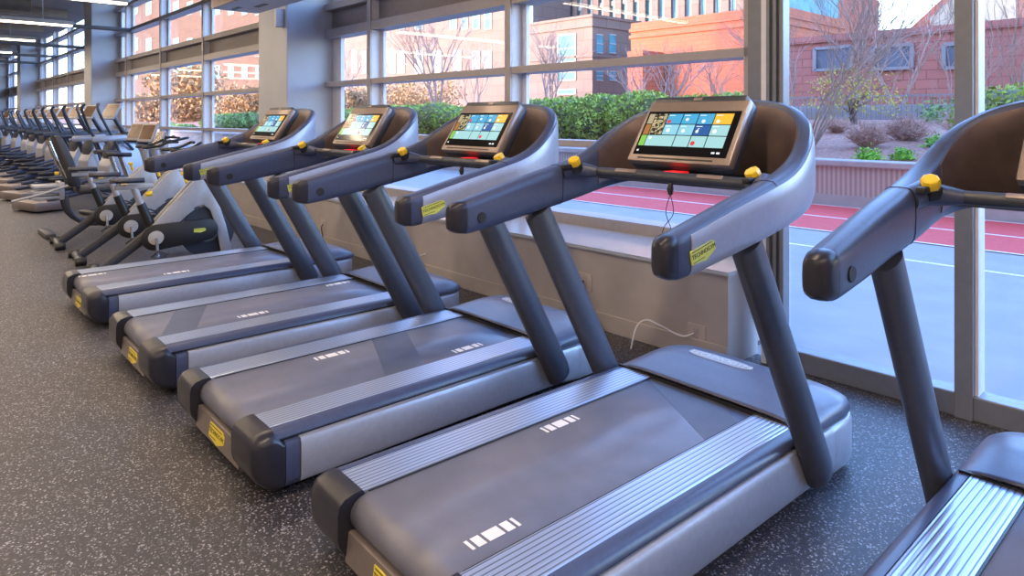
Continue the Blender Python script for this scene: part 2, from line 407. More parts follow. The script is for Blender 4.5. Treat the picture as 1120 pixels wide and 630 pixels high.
MB().box(-.38, 1.6, -.25, .26, 0, .34, .01).build('casing', 'column', u, smooth=False)
MB().box(-.25, -.02, -.1, -.05, -.004, .002).box(.1, .4, .02, .08, -.004, .002).build('vent_slot', 'black', u, smooth=False)
MB().box(-.383, 1.6, -.27, -.25, 0, .34, .004).build('front_panel', 'bronze', u, smooth=False)
for hx in (-.2, 1.4): MB().tube([(hx, 0, .34), (hx, 0, ZC-2.6)], .008, 6).build('hanger', 'duct', u)
tag(u, 'grey ceiling unit with slots hanging beside the near pillar', 'ventilation unit')
sp = empty('wall_speaker', (-8.15, 3.37, 2.62))
MB().box(-.03, .03, -.05, .05, -.16, .06, .008).build('housing', 'jamb', sp)
MB().box(-.012, .012, .03, .05, -.1, 0).build('bracket', 'frame', sp)
tag(sp, 'small white box fixed high on the near pillar', 'sensor')

# sockets and cords on the bench boxing
def outlet(x, z, lab):
    o = empty('wall_socket', (x, 3.3, z)); MB().box(-.06, .06, -.006, 0, -.058, .058, .004).build('cover_plate', 'wallpaint', o, smooth=False)
    MB().box(-.018, .018, -.009, -.005, -.035, -.005, .002).box(-.018, .018, -.009, -.005, .008, .036, .002).build('receptacle', 'frame', o, smooth=False)
    return tag(o, lab, 'socket')
outlet(-3.05, .283, 'white wall socket with a black plug in the bench wall')
outlet(-6.83, .226, 'white wall socket with black cord behind the second treadmill')
outlet(-2.19, .135, 'low white wall socket at the right end of the bench wall')
def cord(pts, r, m, lab):
    o = MB().tube(smooth_path(pts, 8), r, 8).build('power_cord', m); return tag(o, lab, 'cord')
cord([(-3.06, 3.29, .285), (-3.03, 3.25, .285), (-2.97, 3.24, .2), (-2.93, 3.22, .1), (-2.86, 3.15, .02), (-2.75, 3.05, .008)], .006, 'black', 'black power cord hanging from the bench wall socket')
cord([(-6.83, 3.29, .23), (-6.8, 3.26, .2), (-6.72, 3.24, .1), (-6.65, 3.2, .01)], .006, 'black', 'black power cord behind the second treadmill')
cord([(-2.2, 3.29, .14), (-2.26, 3.25, .12), (-2.37, 3.2, .165), (-2.46, 3.19, .18), (-2.52, 3.17, .13), (-2.53, 3.13, .008)], .005, 'jamb', 'white looped cord beside the low socket')
cord([(-4.9, 3.29, .2), (-4.92, 3.2, .17), (-5.0, 3.12, .06), (-5.05, 3.0, .01)], .005, 'jamb', 'white cord dangling behind the third treadmill')

# ================================================================== TREADMILL
TABW = [  # t: path parameter -> w, ly, ztop, zbot, thickness (near side, tip to front centre)
    (.487, .330, 1.050, .928, .072), (.489, .36, 1.057, .926, .080), (.490, .50, 1.090, .945, .084), (.492, .65, 1.125, .968, .088), (.492, .80, 1.158, .992, .094),
    (.490, .93, 1.190, 1.015, .092), (.484, 1.03, 1.232, 1.035, .08), (.468, 1.12, 1.292, 1.055, .068), (.430, 1.20, 1.350, 1.072, .06),
    (.365, 1.265, 1.395, 1.082, .055), (.27, 1.315, 1.424, 1.09, .05), (.14, 1.345, 1.438, 1.094, .05), (0, 1.352, 1.442, 1.095, .05)]
half = smooth_path(TABW, 5)
full = half + [(-a, b, c, d, e) for a, b, c, d, e in half[-2::-1]]
def ring_frames():
    fr = []
    for i, (w_, l, zt, zb, th) in enumerate(full):
        a = full[max(0, i-1)]; b = full[min(len(full)-1, i+1)]
        t = Vector((b[0]-a[0], b[1]-a[1], 0)).normalized(); nrm = Vector((t.y, -t.x, 0))   # outward
        fr.append((Vector((w_, l, 0)), nrm, zt, zb, th))
    return fr
RF = ring_frames()
def yoff(v): return (v[0], v[1]-1.2, v[2])       # table ly is measured from y=1.2-0 pivot already

TM_LY = 0.0
def make_treadmill(labels=None):
    R = empty('treadmill')
    # ---- handrail ring
    def section(c, n, zt, zb, th, k=20, e=3.6):
        pts = []
        for j in range(k):
            a = 2*PI*j/k; ca, sa = math.cos(a), math.sin(a)
            x = math.copysign(abs(ca)**(2/e), ca)*th/2; z = math.copysign(abs(sa)**(2/e), sa)*(zt-zb)/2
            p = c+n*x; pts.append((p.x, p.y, (zt+zb)/2+z))
        return pts
    rings = [section(*f) for f in RF]
    MB().loft(rings[2:-2]).build('handrail', 'slate', R)
    for side in (0, 1):
        f = RF[1] if side == 0 else RF[-2]; rr = []
        base = f[0]; c0, n0, zt, zb, th = f
        for k, (dy, sc) in enumerate([(-.052, .30), (-.050, .55), (-.040, .82), (-.020, .97), (0, 1.015), (.022, 1.02), (.03, 1.0)]):
            cz = (zt+zb)/2; hh = (zt-zb)/2*(sc if sc > .6 else sc+.15)
            rr.append(section(c0+Vector((0, dy, 0)), n0, cz+hh, cz-hh, th*sc))
        MB().loft(rr).build('grip_end_cap', 'cap', R)
    # silver outer skin
    def strip(idx, side, z0f, z1f, off, m, name, thick=.004):
        rs = []
        for i in idx:
            c, n, zt, zb, th = RF[i]; rr = []
            for j in range(9):
                z = z0f(zt, zb)+(z1f(zt, zb)-z0f(zt, zb))*j/8
                q = (z-(zt+zb)/2)/((zt-zb)/2); x = (1-min(.995, abs(q))**3.6)**(1/3.6)*th/2+off
                p = c+n*side*x; rr.append((p.x, p.y, z))
            for j in range(8, -1, -1):
                z = z0f(zt, zb)+(z1f(zt, zb)-z0f(zt, zb))*j/8
                q = (z-(zt+zb)/2)/((zt-zb)/2); x = (1-min(.995, abs(q))**3.6)**(1/3.6)*th/2+off-thick
                p = c+n*side*x; rr.append((p.x, p.y, z))
            rs.append(rr)
        return MB().loft(rs).build(name, m, R)
    N = len(RF)
    strip(range(6, N-6), 1, lambda zt, zb: zb+(zt-zb)*.03, lambda zt, zb: zt-.016, .003, 'silver', 'outer_shell')
    # bronze cowl inside
    i0 = next(i for i, f in enumerate(RF) if f[0].y > 1.04); i1 = N-1-i0
    strip(range(i0, i1+1), -1, lambda zt, zb: zb+.035, lambda zt, zb: zt-.022, .003, 'bronze', 'inner_cowl')
    # seam lines on the grips
    for i in (21, N-22):
        c, n, zt, zb, th = RF[i]
        rr = [section(RF[i][0]+Vector((0, d, 0)), n, zt+.0015, zb-.0015, th+.003) for d in (-.0015, .0015)]
        MB().loft(rr).build('grip_seam', 'black', R)
    # recess button inside both tips
    for s in (1, -1):
        MB().cyl((s*.4525, .405, .985), (s*.445, .405, .985), .021, 18, .002).build('thumb_recess', 'black', R)
    # yellow buttons
    for s in (1, -1):
        b = MB().cyl((s*.425, .885, 1.155), (s*.418, .862, 1.192), .026, 8, .006).build('pulse_knob', 'yellow', R)
        MB().cyl((s*.428, .895, 1.14), (s*.423, .878, 1.168), .031, 8, .003).box(-.012, .012, -.05, .0, -.008, .012, .003, mtx=Matrix.Translation((s*.428, .86, 1.157))).build('knob_base', 'black', R)
        MB().tube([(s*.470, .84, 1.13), (s*.45, .89, 1.145), (s*.40, .935, 1.138), (s*.36, .95, 1.135)], [.036, .038, .030, .022], 12).build('bar_bracket', 'slate', R)
    # crossbar
    xs = [-.40, -.3, -.2, -.1, 0, .1, .2, .3, .40]
    MB().tube([(x, .95+.012*(1-(x/.4)**2), 1.135) for x in xs], .0205, 14).build('front_handlebar', 'slate_dk', R)
    for s in (1, -1):
        a, b = s*.13, s*.27
        MB().box(-.055, .055, -.009, .009, .017, .0225, .002, mtx=frame_mtx((s*.20, .958, 1.135), (1, 0, 0), (0, .75, .65))).build('pulse_sensor', 'bezel', R)
    # shelf under the console
    poly = [(f[0].x-f[1].x*f[4]*.4, f[0].y-f[1].y*f[4]*.4) for f in RF[i0:i1+1:2]]
    MB().prism(poly[::-1]+[], 'z', 1.098, 1.122).build('console_shelf', 'slate_dk', R, smooth=False)
    MB().box(-.13, .13, .965, 1.10, 1.115, 1.148, .01).build('control_pod', 'slate_dk', R)
    MB().box(-.04, .04, .985, 1.045, 1.146, 1.156, .004).build('stop_button', 'red', R)
    # safety key cord
    clip = MB().tube([(.02, .955, 1.115), (.02, .95, 1.09), (.022, .95, 1.07)], [.008, .013, .008], 8).build('safety_clip', 'black', R)
    MB().tube(smooth_path([(.02, .95, 1.07), (.0, .95, 1.0), (.025, .95, .93), (.0, .94, .87)], 6), .0016, 6).tube(smooth_path([(.022, .95, 1.07), (.035, .95, 1.0), (-.01, .95, .94), (-.02, .94, .87)], 6), .0016, 6).build('clip_string', 'black', clip)
    # console
    up = Vector((0, .16, .248)).normalized(); O = Vector((0, 1.0, 1.19)); mt = frame_mtx(O, (1, 0, 0), up)     # local: x across, y up the face, z towards the runner
    hw, hh_ = .243, .295
    c = MB().prism([(-hw-.004, 0), (hw+.004, 0), (hw-.004, hh_), (-hw+.004, hh_)], 'z', -.042, 0, .012).build('console', 'bezel', R, mtx=mt)
    MB().prism([(-hw-.001, -.004), (hw+.001, -.004), (hw-.009, hh_+.004), (-hw+.009, hh_+.004)], 'z', -.075, -.028, .012).build('console_back', 'slate_dk', c, mtx=mt)
    MB().box(-.22, .22, hh_-.012, hh_+.018, -.07, .001, .008).build('camera_bar', 'slate_dk', c, mtx=mt)
    MB().box(-.02, .02, hh_-.004, hh_+.01, .0, .003, .001).build('camera_lens', 'bezel', c, mtx=mt)
    MB().box(-.19, .17, .012, .018, -.001, .0015).build('speaker_slot', 'black', c, mtx=mt)
    MB().tube([(0, 1.17, 1.12), (0, 1.13, 1.25)], .05, 14, flat=1.6).build('console_neck', 'slate_dk', R)
    sw, s0, s1 = .222, .030, .238
    scr = MB().box(-sw, sw, s0, s1, -.002, .0012).build('screen', screen_black, c, smooth=False, mtx=mt)
    W_, H_ = 2*sw, s1-s0
    def tile(u0, u1, v0, v1, m, z=.0018):
        MB().box(-sw+u0*W_, -sw+u1*W_, s1-v1*H_, s1-v0*H_, .0006, z).build('app_tile', m, scr, smooth=False, mtx=mt)
    for a in [(.02, .083, .06, .29, 't_photo'), (.02, .083, .31, .54, 't_photo2'), (.02, .083, .56, .80, 't_green'), (.092, .235, .06, .54, 't_photo3'), (.245, .405, .06, .29, 't_blue'), (.415, .575, .06, .29, 't_blue'), (.585, .745, .06, .29, 't_blue'),
              (.755, .935, .06, .29, 't_orange'), (.245, .405, .31, .54, 't_light'), (.415, .575, .31, .54, 't_light'), (.585, .745, .31, .54, 't_navy'), (.755, .935, .31, .54, 't_teal'),
              (.092, .405, .56, .80, 't_teal'), (.415, .575, .56, .80, 't_teal'), (.585, .745, .56, .80, 't_teal'), (.755, .935, .56, .80, 't_teal')]: tile(*a)
    ic = MB()
    for (u_, v_, s_) in [(.30, .44, .02), (.47, .45, .018), (.80, .45, .02), (.47, .19, .016), (.65, .23, .018), (.80, .23, .018), (.13, .62, .014), (.62, .46, .015)]:
        ic.cyl((-sw+u_*W_, s1-v_*H_, .0015), (-sw+u_*W_, s1-v_*H_, .0024), s_*.45, 12)
    for (u_, v_) in [(.27, .09), (.44, .09), (.61, .09), (.78, .09), (.27, .34), (.44, .34), (.61, .34), (.78, .34)]:
        ic.box(-sw+u_*W_-.006, -sw+u_*W_+.022, s1-v_*H_-.0025, s1-v_*H_, .0015, .0024)
    for u_ in (.86, .91): ic.box(-sw+u_*W_-.007, -sw+u_*W_+.007, s1-.925*H_, s1-.89*H_, .0010, .0018)
    ic.box(-sw+.03*W_, -sw+.05*W_, s1-.925*H_, s1-.89*H_, .0010, .0018)
    ic.build('screen_icon', 't_white', scr, smooth=False, mtx=mt)
    MB().cyl((-sw+.275*W_, s1-.24*H_, .0015), (-sw+.275*W_, s1-.24*H_, .0026), .009, 14).cyl((-sw+.62*W_, s1-.72*H_, .0015), (-sw+.62*W_, s1-.72*H_, .0026), .010, 14).build('screen_icon', 't_red', scr, smooth=False, mtx=mt)
    text_mesh('f', .032, 'screen_icon', 't_white', scr, mt @ Matrix.Translation((-sw+.625*W_, s1-.45*H_, .0028)), .0003)
    # ---- uprights
    for s in (1, -1):
        MB().tube([(s*.487, 1.205, .085), (s*.487, 1.20, .095), (s*.487, 1.185, .13), (s*.487, .72, .975)], [.054, .064, .068, .064], 24, flat=.64).build('upright', 'post', R)
    # ---- deck
    MB().box(-.42, .42, -.21, 1.3, .05, .215).build('deck_frame', 'slate_dk', R, smooth=False)
    # belt (wraps the rear roller)
    prof = [(1.22, .2365), (.9, .2365), (.5, .2365), (.1, .2365), (-.18, .2365)]
    for k in range(1, 9):
        a = PI/2+PI*k/8; prof.append((-.18+.052*math.cos(a), .1845+.052*math.sin(a)))
    prof2 = [(y, z) for y, z in prof]
    bl = MB(); bl.loft([[(x, y, z) for y, z in prof2] for x in (-.243, .243)], closed=False, caps=False)
    belt = bl.build('running_belt', 'belt', R, solid=.003)
    MB().cyl((-.235, -.18, .1845), (.235, -.18, .1845), .049, 20).build('rear_roller', 'black', R)
    for s in (1, -1):
        p = [(.250, .225), (.250, .243), (.255, .2455), (.395, .2455), (.402, .238), (.402, .215), ]
        MB().prism([(s*a, b) for a, b in p], 'y', -.198, 1.20).build('side_rail', 'rail', R, smooth=False)
        p = [(.400, .205), (.400, .2445), (.418, .2445), (.436, .239), (.446, .228), (.449, .214), (.445, .210), (.40, .210)]
        MB().prism([(s*a, b) for a, b in p], 'y', -.20, 1.26).build('edge_trim', 'slate', R)
        MB().prism([(s*a, b) for a, b in [(.40, .195), (.441, .195), (.441, .212), (.40, .212)]], 'y', -.19, 1.44).build('shadow_gap', 'black', R, smooth=False)
        p = [(.40, .200), (.450, .204), (.462, .200), (.469, .185), (.470, .07), (.464, .048), (.445, .035), (.40, .035)]
        MB().prism([(s*a, b) for a, b in p], 'y', -.10, 1.45).build('side_panel', 'silver', R)
        p = [(.40, .198), (.448, .202), (.459, .198), (.465, .183), (.466, .07), (.460, .048), (.445, .035), (.40, .035)]
        MB().prism([(s*a, b) for a, b in p], 'y', -.155, -.103).build('side_insert', 'slate', R)
        MB().box(min(s*.2432, s*.2505), max(s*.2432, s*.2505), -.17, 1.18, .20, .2405).build('belt_gap', 'black', R, smooth=False)
        # rear corner cap
        e = []
        for (y, w1, z0, z1, rd) in [(-.270, .425, .130, .200, .03), (-.265, .447, .105, .222, .035), (-.248, .462, .075, .239, .04), (-.22, .468, .050, .2465, .04), (-.19, .468, .034, .2475, .04), (-.165, .466, .034, .200, .012), (-.158, .466, .034, .199, .012)]:
            w0 = .247; rr = [(s*w0, y, z0), (s*w0, y, z1)]
            for k in range(6):
                a = PI/2-PI/2*k/5; rr.append((s*(w1-rd*1.6+rd*1.6*math.cos(a)), y, z1-rd+rd*math.sin(a)))
            for k in range(4):
                a = -PI/2*k/3; rr.append((s*(w1-.03+.03*math.cos(a)), y, z0+.03+.03*math.sin(a)))
            e.append(rr)
        MB().loft(e).build('corner_cap', 'cap', R)
    # rear cover with badge
    MB().prism([(-.236, .140), (-.229, .143), (-.16, .13), (-.16, .045), (-.236, .045), (-.246, .056)], 'x', -.250, .250).build('rear_cover', 'bronze2', R)
    bm_ = frame_mtx((0, -.2425, .097), (1, 0, 0), (0, .010, .084))
    badge(R, bm_, .165, 'badge2')
    # hood
    def hood(u_, v_):
        ly = 1.165+.475*u_; s = 2*v_-1
        wm = .452 if ly < 1.46 else .452-.10*(1-math.sqrt(max(0, 1-((ly-1.46)/.182)**2)))
        h = interp([(1.165, .048), (1.25, .060), (1.38, .072), (1.50, .070), (1.58, .056), (1.61, .036), (1.63, .014), (1.64, .0)], ly)[0]
        ss = math.copysign(abs(s)**.8, s)
        ww = wm*ss; z = .212+h*(1-abs(ss)**7)**.5
        return (ww, ly, z)
    MB().grid(hood, 22, 40).build('motor_hood', 'hood', R, solid=.004)
    MB().box(-.43, .43, 1.160, 1.168, .238, .252).build('hood_lip', 'black', R, smooth=False)
    out = []
    for z, sc in [(.03, .975), (.036, .99), (.06, 1.0), (.185, 1.0), (.200, .985), (.205, .96)]:
        rr = []
        for k in range(29):
            a = PI*k/28; ca, sa = math.cos(a), math.sin(a); e_ = 4.2
            rr.append((.470*sc*math.copysign(abs(ca)**(2/e_), ca), 1.36+.285*sc*abs(sa)**(2/e_), z))
        rr += [(-.43, 1.22, z), (.43, 1.22, z)]
        out.append(rr)
    MB().loft(out).build('front_base', 'silver', R)
    MB().box(-.43, .43, 1.2, 1.50, .185, .215).build('shadow_gap', 'black', R, smooth=False)
    for sx in (-.36, .36):
        for sy in (-.12, 1.5): MB().cyl((sx, sy, 0), (sx, sy, .06), .03, 12).build('foot', 'black', R)
    # hood badge: silver lozenge with lettering
    hm = frame_mtx((-.10, 1.465, .2862), (1, 0, 0), (0, 1, 0))
    pl = MB(); ln = [(.16*math.copysign(abs(math.cos(2*PI*k/32))**.6, math.cos(2*PI*k/32)), .034*math.copysign(abs(math.sin(2*PI*k/32))**.75, math.sin(2*PI*k/32))) for k in range(32)]
    pl.prism(ln, 'z', -.004, .001); b_ = pl.build('name_plate', 'plate', R, mtx=hm)
    text_mesh('TECHNOGYM', .05, 'lettering', 'white', b_, hm @ Matrix.Translation((0, 0, .0016)), .0008)
    # badge on the near arm's silver skin
    am = frame_mtx((.5335, .43, .995), (0, 1, .23), (0, -.23, 1))
    badge(R, am, .115, 'badge')
    return R, belt

def badge(R, m, w_, mk):
    h = w_*.36; a = w_/2
    poly = [(-a, -h*.42), (-a*.35, -h*.5), (a*.1, -h*.62), (a*.55, -h*.42), (a, -h*.2), (a, h*.25), (a*.75, h*.5), (-a, h*.5)]
    b = MB().prism(poly, 'z', -.003, .0012).build('badge', mk, R, smooth=False, mtx=m)
    text_mesh('TECHNOGYM', w_*.155, 'lettering', 'ink', b, m @ Matrix.Translation((0, h*.05, .0018)), .0004)
    inner = MB()
    inner.box(-a*.9, a*.7, h*.36, h*.42, .0008, .0018).box(-a*.9, a*.0, -h*.36, -h*.31, .0008, .0018)
    inner.build('badge_outline', 'ink', b, smooth=False, mtx=m)
M['bronze2'] = noisy(mat('rear_cover_paint', (.2, .17, .17), .35, .3), 30, .06)
screen_black = mat('screen_off_black', (.006, .006, .008), .12)
noisy(screen_black, 30, .1)
for nm, c, s_ in [('t_photo', (.5, .42, .25), .7), ('t_photo2', (.5, .2, .06), .6), ('t_photo3', (.30, .24, .12), .6), ('t_green', (.22, .55, .08), .8), ('t_blue', (.05, .36, .62), .85), ('t_orange', (.95, .45, .03), .9),
                 ('t_light', (.25, .58, .72), .85), ('t_navy', (.01, .10, .34), .8), ('t_teal', (.36, .66, .68), .8), ('t_white', (.9, .95, 1), .9), ('t_red', (.75, .03, .06), .8)]:
    M[nm] = mat(nm, (0.02, .02, .02), .2, emit=c, estr=s_)
def photo_tile(m):
    t = m.node_tree; b = t.nodes['Principled BSDF']; tc = t.nodes.new('ShaderNodeTexCoord'); n = t.nodes.new('ShaderNodeTexNoise'); n.inputs['Scale'].default_value = 38; n.inputs['Distortion'].default_value = 2
    r = t.nodes.new('ShaderNodeValToRGB'); r.color_ramp.elements[0].position = .46; r.color_ramp.elements[0].color = (.01, .01, .01, 1); r.color_ramp.elements[1].position = .6; r.color_ramp.elements[1].color = (.85, .72, .4, 1)
    t.links.new(tc.outputs['Object'], n.inputs[0]); t.links.new(n.outputs['Fac'], r.inputs[0]); t.links.new(r.outputs[0], b.inputs['Emission Color'])
photo_tile(M['t_photo3'])

TM = [(-5.578, -.044, .005), (-4.115, -.042, -.006), (-2.857, -.028, -.006), (-1.595, 0.0, -.031), (-.234, .074, -.013)]
tlabels = ['farthest treadmill, leftmost of the row beside the cycling bikes', 'second treadmill from the left, in front of the pillar', 'middle treadmill of the row with its belt join half way',
           'large treadmill in the centre foreground with lit tile screen', 'treadmill cut off by the right edge of the picture']
# belt markings: (x, ly of centre) per treadmill ; belt join: (ly start, ly end) per treadmill
marks = [[(-.17, -.13), (.16, .33)], [(.15, .33), (-.19, 1.02)], [(-.17, .33), (.19, .86)], [(-.19, .57), (.17, -.02)], [(-.1, .55)]]
joins = [None, [(-.24, .03), (.24, -.17), (.24, -.0), (-.24, .20)], [(-.24, .58), (.24, .38), (.24, .58), (-.24, .78)], [(-.24, 1.14), (.24, .86), (.24, 1.06), (.11, 1.16), (-.24, 1.16)], None]
proto = None
for i, (tx, ty, ta) in enumerate(TM):
    if proto is None: T, _b = make_treadmill(); proto = T
    else: T = copy_tree(proto)
    # the tables measure y from 1.2 m in front of the camera line
    c_, s_ = math.cos(ta), math.sin(ta)
    T.location = (tx, ty+1.2, 0); T.rotation_euler = (0, 0, ta)
    tag(T, tlabels[i], 'treadmill', 'treadmills facing the windows')
belts = {}
for T in [o for o in COL.objects if o.get('category') == 'treadmill']:
    belts[T['label']] = [c for c in children(T) if c.name.startswith('running_belt')][0]
for i in range(5):
    b = belts[tlabels[i]]; zz = .2385
    for (mx_, my_) in marks[i]:
        mb = MB()
        for (a0, a1) in [(-.083, -.073), (-.063, -.036), (-.026, .026), (.036, .063), (.073, .083)]:
            mb.quad((mx_-.022, my_+a0, zz), (mx_+.022, my_+a0, zz), (mx_+.022, my_+a1, zz), (mx_-.022, my_+a1, zz))
        mb.build('belt_marking', 'white', b, smooth=False, solid=.0006)
    if joins[i]:
        MB().prism(joins[i], 'z', zz-.0004, zz+.0001).build('belt_join', 'seam', b, smooth=False)
#@@REST
# ================================================================== OTHER GYM MACHINES
def round_slab(y0, z0, y1, z1, r0, r1, n=14):
    a = math.atan2(z1-z0, y1-y0); p = []
    for k in range(n+1): t = a+PI/2+PI*k/n; p.append((y0+r0*math.cos(t), z0+r0*math.sin(t)))
    for k in range(n+1): t = a-PI/2+PI*k/n; p.append((y1+r1*math.cos(t), z1+r1*math.sin(t)))
    return p
def make_cycle():
    R = empty('indoor_cycle')
    outer = [(-.03, .40), (.33, .80), (.40, .835), (.46, .80), (.60, .34), (.66, .06), (.56, .06), (.505, .36), (.46, .50), (.40, .555), (.33, .54), (.04, .26), (-.05, .30)]
    for s in (-1, 1): MB().prism(outer, 'x', s*.055-.014, s*.055+.014, .008).build('side_frame', 'silver_lt', R)
    MB().prism([(.26, .62), (.40, .80), (.45, .77), (.50, .56), (.44, .56), (.38, .60)], 'x', -.05, .05, .01).build('head_block', 'silver_lt', R)
    MB().prism(round_slab(0, .30, .42, .33, .115, .10), 'x', .072, .10, .008).build('chain_guard', 'black', R)
    MB().cyl((-.018, .45, .30), (.018, .45, .30), .235, 36, .006).build('flywheel', 'slate_dk', R)
    MB().cyl((-.02, .45, .30), (.02, .45, .30), .10, 24, .006).build('flywheel_hub', 'chrome', R)
    MB().tube([(0, -.02, .34), (0, -.2, .20), (0, -.40, .05)], [.05, .045, .04], 10, flat=.7).build('rear_leg', 'pad', R)
    for y_, nm in ((-.42, 'rear_foot'), (.64, 'front_foot')):
        MB().tube([(-.26, y_, .035), (.26, y_, .035)], .032, 10).build(nm, 'slate_dk', R)
    for sx in (-.25, .25): MB().cyl((sx, -.47, .035), (sx, -.38, .035), .038, 12, .006).build('wheel', 'black', R)
    MB().cyl((.10, 0, .30), (.115, 0, .30), .062, 26, .003).build('crank_disc', 'plate', R)
    for s, dz in ((1, -1), (-1, 1)):
        MB().tube([(s*.13, 0, .30), (s*.135, .01*s, .30+dz*.165)], .014, 8).build('crank_arm', 'chrome', R)
        MB().box(s*.20-.055, s*.20+.055, -.045, .055, .30+dz*.165-.014, .30+dz*.165+.014, .006).tube([(s*.16, -.05, .31+dz*.165), (s*.2, .0, .36+dz*.165), (s*.24, .07, .33+dz*.165)], .008, 6).build('pedal', 'slate_dk', R)
    MB().tube([(0, .0, .34), (0, -.10, .60)], [.045, .036], 12).build('seat_tube', 'black', R)
    MB().tube([(0, -.095, .585), (0, -.15, .745)], .028, 12).build('seat_post', 'silver_lt', R)
    MB().box(-.026, .026, -.30, .0, .735, .775, .008).build('seat_slider', 'silver_lt', R)
    sd_ = MB(); rr = []
    for y_, wd, z_ in [(-.33, .05, .812), (-.31, .11, .815), (-.25, .12, .813), (-.18, .08, .81), (-.10, .035, .81), (-.07, .02, .808)]:
        rr.append([(wd*math.cos(2*PI*k/14), y_, z_+.022*math.sin(2*PI*k/14)) for k in range(14)])
    sd_.loft(rr).build('saddle', 'pad', R)
    MB().cyl((0, -.06, .68), (0, -.01, .69), .024, 10, .006).build('adjusting_knob', 'yellow', R)
    MB().cyl((0, .27, .77), (0, .25, .84), .014, 10).cyl((0, .25, .84), (0, .245, .865), .026, 10, .006).build('brake_knob', 'yellow', R)
    MB().tube([(0, .42, .80), (0, .40, 1.0)], .024, 12).build('handlebar_post', 'silver_lt', R)
    hb = MB()
    for s in (-1, 1): hb.tube(smooth_path([(0, .42, 1.02), (s*.10, .40, 1.03), (s*.20, .34, 1.03), (s*.21, .50, 1.05), (s*.19, .60, 1.10), (s*.12, .62, 1.10)], 4), .015, 8)
    hb.build('handlebar', 'black', R)
    badge(R, frame_mtx((.1015, .36, .33), (0, 1, 0), (0, 0, 1)), .10, 'badge')
    return R
cyc = None
for (x, y, a, lab) in [(-6.82, 1.68, -.05, 'nearest silver framed indoor cycle, right behind the farthest treadmill'), (-7.70, 1.68, -.05, 'silver framed indoor cycle in the middle of three'), (-8.72, 1.67, -.05, 'farthest silver framed indoor cycle, next to the recumbent bike')]:
    R_ = make_cycle() if cyc is None else copy_tree(cyc)
    if cyc is None: cyc = R_
    R_.location = (x, y, 0); R_.rotation_euler = (0, 0, a); tag(R_, lab, 'exercise bike', 'indoor cycles in a row')

def idle_console(R, c, w_, h_, tilt, rootname='console'):
    m = frame_mtx(c, (1, 0, 0), (0, math.sin(tilt), math.cos(tilt)))
    o = MB().box(-w_/2, w_/2, -h_/2, h_/2, -.035, 0, .012).build(rootname, 'silver_lt', R, mtx=m)
    MB().box(-w_/2+.03, w_/2-.03, -h_/2+.04, h_/2-.025, -.001, .0015).build('screen', 'brownscreen', o, smooth=False, mtx=m)
    return o
def make_upright():
    R = empty('upright_bike')
    MB().prism([(-.15, .12), (.45, .12), (.52, .30), (.42, .58), (.25, .66), (.05, .52), (-.18, .34)], 'x', -.09, .09, .03).build('body_housing', 'silver_lt', R)
    MB().cyl((.09, 0, .32), (.115, 0, .32), .11, 24, .006).build('crank_disc', 'slate_dk', R)
    for s, dz in ((1, -1), (-1, 1)):
        MB().tube([(s*.12, 0, .32), (s*.125, .02, .32+dz*.16)], .014, 8).build('crank_arm', 'chrome', R)
        MB().box(s*.18-.05, s*.18+.05, -.04, .05, .32+dz*.16-.014, .32+dz*.16+.014, .006).build('pedal', 'black', R)
    MB().tube([(0, .30, .6), (0, .22, .85), (0, .16, 1.02)], [.055, .045, .04], 12).build('mast', 'silver_lt', R)
    idle_console(R, (0, .10, 1.16), .34, .27, .35)
    hb = MB()
    for s in (-1, 1): hb.tube(smooth_path([(0, .2, 1.0), (s*.12, .22, 1.01), (s*.24, .12, 1.02), (s*.25, .36, 1.05), (s*.2, .56, 1.08), (s*.08, .62, 1.07)], 4), .018, 8)
    hb.box(-.1, .1, .35, .5, 1.0, 1.03, .01).build('handlebar', 'black', R)
    MB().tube([(0, -.1, .4), (0, -.26, .85)], .03, 10).build('seat_post', 'chrome', R)
    rr = []
    for y_, wd, z_ in [(-.45, .06, .88), (-.42, .13, .885), (-.32, .14, .88), (-.22, .08, .87), (-.12, .03, .865)]:
        rr.append([(wd*math.cos(2*PI*k/14), y_, z_+.03*math.sin(2*PI*k/14)) for k in range(14)])
    MB().loft(rr).build('saddle', 'pad', R)
    for y_, nm in ((-.5, 'rear_foot'), (.6, 'front_foot')): MB().tube([(-.27, y_, .035), (.27, y_, .035)], .034, 10).build(nm, 'slate_dk', R)
    MB().tube([(0, -.5, .05), (0, 0, .12), (0, .6, .05)], .04, 10).build('base_beam', 'slate_dk', R)
    return R
up = make_upright(); up.rotation_euler = (0, 0, .3); up.location = (-10.5, 2.42, 0); tag(up, 'silver upright bike with brown idle console, nearer of the two', 'exercise bike', 'upright bikes by the windows')
up2 = copy_tree(up); up2.location = (-11.35, 2.47, 0); tag(up2, 'silver upright bike with brown idle console, farther of the two', 'exercise bike', 'upright bikes by the windows')

# recumbent bike with tall backrest
R = empty('recumbent_bike', (-9.62, 1.55, 0))
bk = []
for z_, y_, wd, t in [(.56, -.02, .17, .05), (.60, -.03, .19, .07), (.85, -.10, .19, .07), (1.05, -.16, .16, .06), (1.15, -.20, .12, .045)]:
    bk.append([(wd*math.copysign(abs(math.cos(2*PI*k/16))**.5, math.cos(2*PI*k/16)), y_+t*math.sin(2*PI*k/16), z_) for k in range(16)])
MB().loft(bk).build('backrest', 'pad', R)
MB().tube([(-.12, -.08, .62), (-.12, -.2, .9), (-.12, -.27, 1.1)], .012, 8).tube([(.12, -.08, .62), (.12, -.2, .9), (.12, -.27, 1.1)], .012, 8).build('back_tube', 'chrome', R)
MB().box(-.19, .19, 0, .38, .47, .55, .03).build('seat', 'pad', R)
pl = MB()
for k in range(3): pl.box(-.14, .14, -.42, -.16, .43+.065*k, .465+.065*k, .008)
pl.box(-.15, .15, -.18, -.13, .42, .62, .01); pl.build('slotted_plate', 'silver_lt', R)
